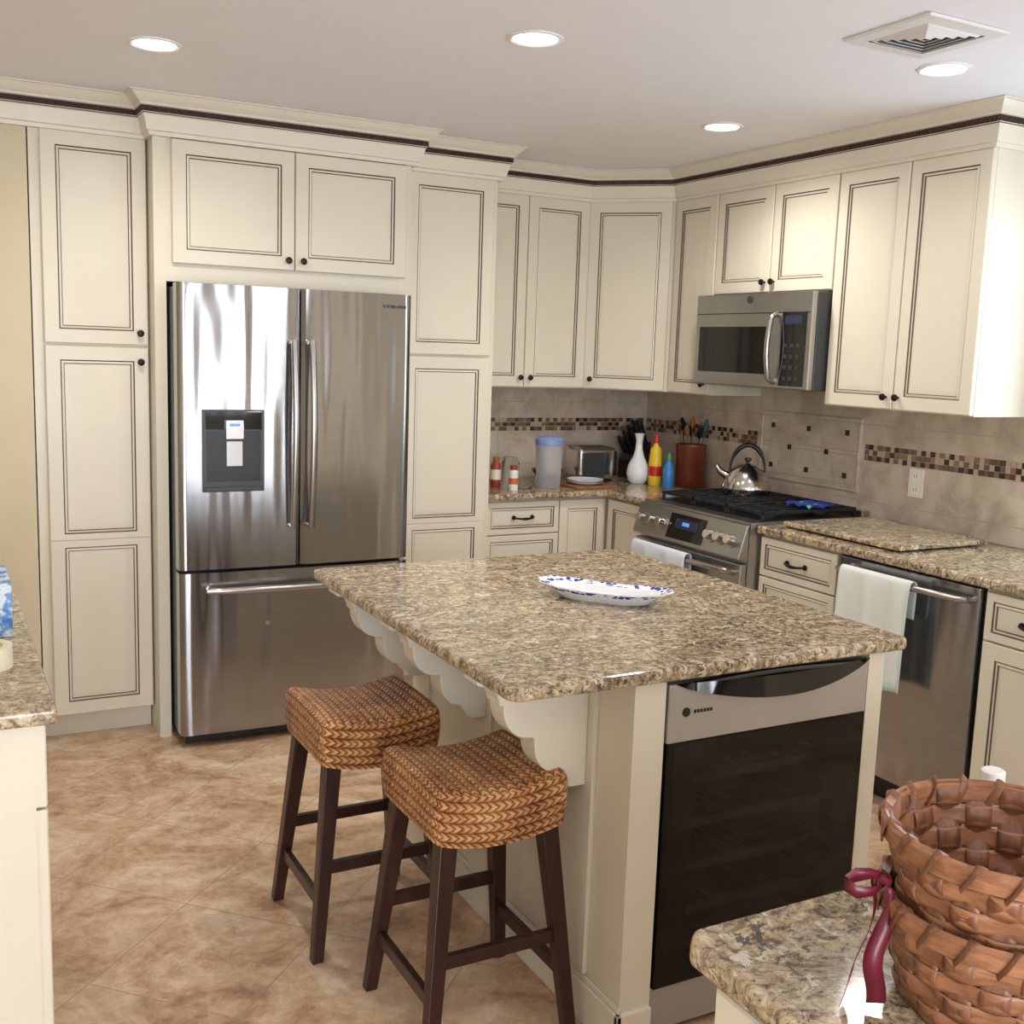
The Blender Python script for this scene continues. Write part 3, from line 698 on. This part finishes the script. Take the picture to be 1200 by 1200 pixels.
def strip(b,pts,wd,m,wv=(0,0,1)):
    prev=None
    for i,(p,w_) in enumerate(zip(pts,wd)):
        p=Vector(p);v=Vector(wv).normalized()
        q=(b.av(p-v*w_),b.av(p+v*w_))
        if prev: b.face([prev[0],prev[1],q[1],q[0]],m)
        prev=q
b=MB();b.open=True
rx,ry,rz=bcx-.120,bcy+.055,1.052
strip(b,[(rx+.01,ry,rz),(rx-.012,ry+.006,rz+.006),(rx-.028,ry+.012,rz+.005),(rx-.040,ry+.014,rz-.002),(rx-.032,ry+.004,rz-.009),(rx-.015,ry-.002,rz-.009),(rx+.005,ry,rz-.004)],[.003,.006,.008,.008,.007,.005,.003],RIB)
pts=[];wd=[]
for i in range(26):
    t=i/25;pts.append((rx-.004-.034*t+.008*math.sin(t*9),ry+.004+.008*math.cos(t*7),rz-.004-.128*t));wd.append(.004+.007*min(1,t*3))
strip(b,pts,wd,RIB,(.8,.5,.15))
pts=[];wd=[]
for i in range(22):
    t=i/21;pts.append((rx-.002+.007*math.sin(t*8)-.014*t,ry-.010-.002*t,rz-.004-.125*t));wd.append(.003+.007*min(1,t*3))
strip(b,pts,wd,RIB,(.75,-.6,.1))
b.obj('ribbon',g,True,solid=.0006)
b=MB();b.tube([(rx,ry-.008,rz),(rx,ry,rz),(rx,ry+.008,rz)],[.004,.006,.004],RIB,10,world=True);b.obj('ribbon_knot',g,True)
g=grp('water_bottle',(1.14,.84,.915))
b=MB();b.lathe((1.145,.85,.9155),[(0,0),(.028,0),(.030,.005),(.030,.10),(.026,.125),(.013,.143),(.0125,.15)],FROST,28);b.obj('bottle',g,True)
b=MB();b.lathe((1.145,.85,.9155),[(.0145,.148),(.0145,.172),(.012,.174),(0,.174)],WHITEP,20);b.obj('cap',g,True)
# ------------------------------------------------------------ serving dish on island
g=grp('serving_dish',(1.625,2.465,.915))
def dishmat():
    a=N('white_ceramic_blue_rim');tc=a.coord(scale=(1,1,1))
    v=a.n('ShaderNodeTexVoronoi');v.inputs['Scale'].default_value=70;a.l(tc,v.inputs['Vector'])
    a.l(a.mix(a.math('LESS_THAN',v.outputs[0],.50),lin(236,238,242),lin(50,72,160)),a.b.inputs['Base Color']);a.b.inputs['Roughness'].default_value=.1;return a.m
BR=dishmat();CER=plain('white_ceramic',lin(236,238,242),.12,0,.01)
b=MB();rings=[(.42,0,CER),(.62,0,CER),(.70,.006,CER),(.84,.020,CER),(.88,.024,BR),(1.0,.030,BR),(1.01,.032,CER),(1.0,.034,CER),(.985,.034,BR),(.84,.027,BR),(.80,.024,CER),(.68,.010,CER),(.60,.006,CER),(.0,.005,CER)]
A,Bq=.187,.072;rot=math.radians(-50);seg=64;prev=None;cxd,cyd=1.618,2.455
for s,z,m in rings:
    ring=[]
    for k in range(seg):
        th=2*math.pi*k/seg;ct,st_=math.cos(th),math.sin(th);ex=.55
        x=A*s*abs(ct)**ex*(1 if ct>0 else -1) if s>0 else 0;y=Bq*s*abs(st_)**(.8)*(1 if st_>0 else -1)
        sc=1+.025*math.cos(10*th)*(s>.9);x*=sc;y*=sc
        zz=z+.010*(x/A)**2*(s>.8)
        ring.append(b.av((cxd+x*math.cos(rot)-y*math.sin(rot),cyd+x*math.sin(rot)+y*math.cos(rot),.9145+zz)))
    if prev:
        for k in range(seg): b.face([prev[k],prev[(k+1)%seg],ring[(k+1)%seg],ring[k]],m)
    else: b.face(ring,CER)
    prev=ring
b.face(prev,CER);b.obj('dish',g,True)
# ------------------------------------------------------------ counter items
ZK=.9155
def item(name,x,y,parts):
    g=grp(name,(x,y,ZK))
    for pn,prof,m in parts: b=MB();b.lathe((x,y,ZK),prof,m,28);b.obj(pn,g,True)
    return g
item('white_vase',3.285,4.72,[('vase',[(0,0),(.035,0),(.054,.02),(.062,.055),(.054,.095),(.030,.14),(.019,.18),(.017,.225),(.024,.255),(.028,.262),(.018,.25),(.012,.22),(0,.21)],CER)])
YEL=plain('yellow_plastic',lin(232,196,50),.35);REDP=plain('red_plastic',lin(196,40,30),.35);GRN=plain('green_label',lin(70,150,80),.4);BLUP=plain('blue_liquid_plastic',lin(60,130,200),.25);ORG=plain('orange_label',lin(206,100,60),.4);BLUL=plain('pale_blue_lid',lin(130,150,205),.35);REDD=plain('deep_red_label',lin(150,62,44),.4)
item('dish_soap_bottle',3.33,4.63,[('bottle',[(0,0),(.03,0),(.034,.01),(.034,.05),(.0342,.05,REDP),(.0342,.10),(.034,.10,YEL),(.034,.13),(.028,.19),(.012,.21),(.012,.22)],YEL),('cap',[(.014,.22),(.015,.245),(.009,.265),(0,.268)],REDP)])
item('spray_bottle',3.325,4.505,[('bottle',[(0,0),(.026,0),(.028,.01),(.028,.09),(.022,.12),(.011,.135),(.011,.145)],BLUP),('cap',[(.013,.145),(.013,.165),(.008,.18),(0,.182)],GRN)])
item('small_bottle',3.37,4.565,[('bottle',[(0,0),(.02,0),(.022,.01),(.022,.09),(.010,.11)],ORG),('cap',[(.012,.11),(.012,.135),(0,.137)],GRN)])
cxk,cyk=3.475,4.525
g=item('utensil_crock',cxk,cyk,[('crock',[(0,0),(.068,0),(.074,.01),(.076,.20),(.080,.21),(.078,.222),(.070,.222),(.068,.20),(.066,.012),(0,.012)],CROCK)])
WDL=plain('wood_spoon',lin(150,100,60),.6);UT=plain('teal_silicone',lin(60,110,110),.4)
b=MB()
for i,(dx,dy,hh,m,hd) in enumerate([(-.03,.03,.33,CHROME,.034),(.02,.03,.31,BLACKP,.036),(-.035,-.02,.31,WDL,.028),(.03,-.03,.34,UT,.026),(0,-.04,.30,BLACKP,.034),(.0,.0,.35,WDL,.030),(.035,.0,.32,CHROME,.028),(-.01,.04,.34,BLACKP,.034)]):
    p0=Vector((cxk+dx*.5,cyk+dy*.5,ZK+.02));p1=Vector((cxk+dx*1.5,cyk+dy*1.5,ZK+hh-.05));d=(p1-p0).normalized()
    b.tube([p0,p1,p1+d*.015,p1+d*.04,p1+d*.065],[.005,.005,hd*.7,hd,hd*.4],m,12,world=True,flat=.5)
b.obj('utensils',g,True)
g=grp('knife_block',(3.42,4.93,ZK));b=MB((3.36,4.90,0));b.prism([(0,ZK),(.11,ZK),(.13,ZK+.20),(.03,ZK+.14),(0,ZK+.10)],-.12,0,ESP);b.obj('block',g,bevel=.004)
b=MB((3.36,4.90,0))
for i in range(4):
    for j in range(3):
        a=.03+.028*i;bb=-.1+.04*j;z=ZK+.14+.018*i
        b.tube([(a,bb,z-.01),(a-.035,bb,z+.05+.012*i),(a-.05,bb,z+.085+.012*i)],[.008,.010,.009],BLACKP,8)
b.obj('knife_handles',g,True)
g=grp('toaster',(3.08,4.86,ZK));b=MB();bx(b,2.97,3.20,4.80,4.95,ZK+.012,ZK+.185,CHROME);b.obj('shell',g,bevel=.025,seg=5)
b=MB();bx(b,3.2005,3.212,4.815,4.935,ZK+.03,ZK+.16,BLACKP);bx(b,3.212,3.232,4.86,4.89,ZK+.11,ZK+.125,BLACKP);bx(b,2.985,3.185,4.81,4.94,ZK,ZK+.0115,BLACKP);bx(b,2.995,3.12,4.793,4.7995,ZK+.03,ZK+.155,DGREY)
for y in (4.845,4.89): bx(b,3.0,3.17,y,y+.022,ZK+.1855,ZK+.187,BLACKP)
b.obj('trim',g,bevel=.002)
g=grp('wooden_tray',(2.93,4.69,ZK));b=MB();bx(b,2.82,3.06,4.57,4.77,ZK,ZK+.012,WDL);b.obj('tray',g,bevel=.003)
ZK2=ZK;ZK=ZK+.0125
item('plate_stack',2.93,4.67,[('plates',[(0,0),(.06,0),(.09,.012),(.093,.016),(.06,.008),(.06,.012),(.09,.022),(.093,.026),(.06,.016),(0,.016)],CER)])
ZK=ZK2
item('water_pitcher',2.725,4.69,[('jug',[(0,0),(.056,0),(.060,.01),(.068,.20),(.070,.215)],FROST),('lid',[(.072,.212),(.072,.240),(.058,.252),(0,.256)],BLUL)])
g=grp('snack_bowl',(2.84,4.9,ZK));b=MB();b.lathe((2.84,4.90,ZK),[(0,0),(.04,0),(.08,.055),(.085,.065),(.075,.055),(.04,.018),(0,.018)],CROCK,28)
for k in range(7): b.lathe((2.84+.035*math.cos(k),4.90+.035*math.sin(k*1.0),ZK+.06+.008*(k%2)),[(0,-.02),(.016,-.012),(.02,0),(.014,.012),(0,.018)],ORG if k%3 else WDL,12)
b.obj('bowl',g,True)
item('glass_bowl',2.585,4.68,[('bowl',[(0,0),(.035,0),(.06,.03),(.065,.055),(.062,.055),(.056,.03),(.033,.004),(0,.004)],GLASS)])
item('glass_jar',2.60,4.86,[('jar',[(0,0),(.04,0),(.045,.01),(.045,.11),(.035,.125),(.035,.135),(0,.137)],GLASS)])
item('sauce_bottle',2.455,4.74,[('bottle',[(0,0),(.024,0),(.026,.005),(.026,.04),(.0262,.04,OUT),(.0262,.09),(.026,.09,REDD),(.026,.11),(.013,.13)],REDD),('cap',[(.015,.13),(.015,.15),(0,.152)],WDL)])
item('spice_bottle',2.49,4.62,[('bottle',[(0,0),(.022,0),(.023,.005),(.023,.03),(.0232,.03,ORG),(.0232,.06),(.023,.06,WHITEP),(.023,.09),(.015,.10)],WHITEP),('cap',[(.018,.10),(.018,.12),(0,.122)],REDD)])
item('oil_bottle',2.39,4.84,[('bottle',[(0,0),(.026,0),(.028,.01),(.028,.11),(.012,.15),(.011,.2)],YEL),('cap',[(.013,.2),(.013,.22),(0,.222)],BLACKP)])
g=grp('granite_cutting_board',(3.27,2.98,ZK));b=MB();bx(b,3.03,3.50,2.72,3.32,ZK+.006,ZK+.024,GRAN);b.obj('slab',g,bevel=.005,seg=3)
b=MB()
for x in (3.07,3.47):
    for y in (2.77,3.27): b.lathe((x,y,ZK),[(0,0),(.012,0),(.012,.0058),(0,.0058)],BLACKP,14)
b.obj('feet',g)
g=grp('blue_pot_holder',(3.3,3.48,.966));BC=plain('blue_cloth',lin(34,50,140),.9,0,.4,60)
b2=MB();n=10
idx=[[b2.av((3.24+.16*i/n,3.40+.14*j/n,.970+.016*abs(math.sin(i*.6+j*.7)))) for i in range(n+1)] for j in range(n+1)]
b2.open=True
for j in range(n):
    for i in range(n): b2.face([idx[j][i],idx[j][i+1],idx[j+1][i+1],idx[j+1][i]],GRN if (i*3+j*5)%11==0 else BC)
b2.obj('cloth',g,True,solid=.006)
# ------------------------------------------------------------ ceiling fixtures
RL=[(.656,3.613),(1.58,2.89),(2.763,3.52),(2.757,2.456)]
for i,(x,y) in enumerate(RL+[(1.35,-.35),(-.9,1.4)]):  # last two are extra lamps out of view, added to light the room
    g=grp('recessed_light',(x,y,ZC));b=MB();b.lathe((x,y,ZC),[(.080,-.0008),(.080,-.004),(.072,-.007),(.064,-.004),(.064,-.0008)],WHITEP,40);b.obj('trim_ring',g,True)
    b=MB();b.open=True;b.lathe((x,y,ZC),[(0,-.003),(.064,-.003)],LAMP,40);b.obj('lens',g)
    L=bpy.data.lights.new('downlight','SPOT');L.energy=[42,42,50,17,34,14][i];L.spot_size=math.radians(165);L.spot_blend=.9;L.shadow_soft_size=.06;L.color=(1,.95,.88)
    o=bpy.data.objects.new('downlight_lamp',L);o.location=(x,y,ZC-.02);C.objects.link(o);o.parent=g;o.matrix_parent_inverse=Matrix.Translation(-Vector(g.location))
g=grp('ceiling_vent',(2.436,2.244,ZC));vx,vy=2.44,2.25;b=MB()
VM=plain('vent_white',lin(222,220,220),.5)
def fr(h0,h1,za,zb_):
    o_=[(-h0,-h0),(h0,-h0),(h0,h0),(-h0,h0)];i_=[(-h1,-h1),(h1,-h1),(h1,h1),(-h1,h1)]
    A=[b.av((vx+p_[0],vy+p_[1],ZC-za)) for p_ in o_];B=[b.av((vx+p_[0],vy+p_[1],ZC-zb_)) for p_ in i_]
    for k in range(4): b.face([A[k],A[(k+1)%4],B[(k+1)%4],B[k]],VM)
b.open=True
fr(.152,.150,.001,.008);fr(.150,.108,.008,.010)
for k in range(5):
    o2=.108-k*.021;fr(o2,o2-.015,.002,.012)
b.obj('louvres',g,solid=.0012)
b=MB();b.open=True;b.face([b.av((vx+p_[0]*.108,vy+p_[1]*.108,ZC-.0012)) for p_ in ((-1,-1),(1,-1),(1,1),(-1,1))],DGREY);b.obj('duct_opening',g)
# ------------------------------------------------------------ daylight
def area(name,loc,rot,sx,sy,en,col):
    L=bpy.data.lights.new(name,'AREA');L.shape='RECTANGLE';L.size=sx;L.size_y=sy;L.energy=en;L.color=col
    o=bpy.data.objects.new(name,L);o.location=loc;o.rotation_euler=rot;C.objects.link(o)
R90=math.pi/2
area('daylight_window_side',(XR+.25,(wy0+wy1)/2,1.62),(0,R90,0),1.1,1.2,22,(.72,.85,1))
area('added_light_rear',(2.35,Y0-.2,1.5),(R90,0,0),1.2,1.3,150,(.90,.94,1))  # added light behind the slats, bright for the fridge reflections
area('fill_light_rear_left',(-.25,Y0-.2,1.1),(R90+.16,0,0),1.9,2.0,160,(.90,.94,1))  # added fill at the unseen opening, tipped up to brighten the ceiling
W=bpy.data.worlds.new('world');W.use_nodes=True;S.world=W;W.node_tree.nodes['Background'].inputs[0].default_value=(.78,.87,1,1);W.node_tree.nodes['Background'].inputs[1].default_value=1.3
# ------------------------------------------------------------ camera
yaw,pit,rol,f=.494,.146,.034,1279.7
F=Vector((math.sin(yaw)*math.cos(pit),math.cos(yaw)*math.cos(pit),-math.sin(pit)));R0=Vector((math.cos(yaw),-math.sin(yaw),0));U0=R0.cross(F)
R_=R0*math.cos(rol)+U0*math.sin(rol);U_=U0*math.cos(rol)-R0*math.sin(rol)
cam=bpy.data.cameras.new('camera');co=bpy.data.objects.new('camera',cam);C.objects.link(co)
M=Matrix((( R_.x,U_.x,-F.x,0),(R_.y,U_.y,-F.y,0),(R_.z,U_.z,-F.z,1.58),(0,0,0,1)));co.matrix_world=M
cam.sensor_width=36;cam.lens=f/1200*36;cam.clip_start=.05
S.camera=co
S.view_settings.view_transform='Standard'
S.view_settings.exposure=0
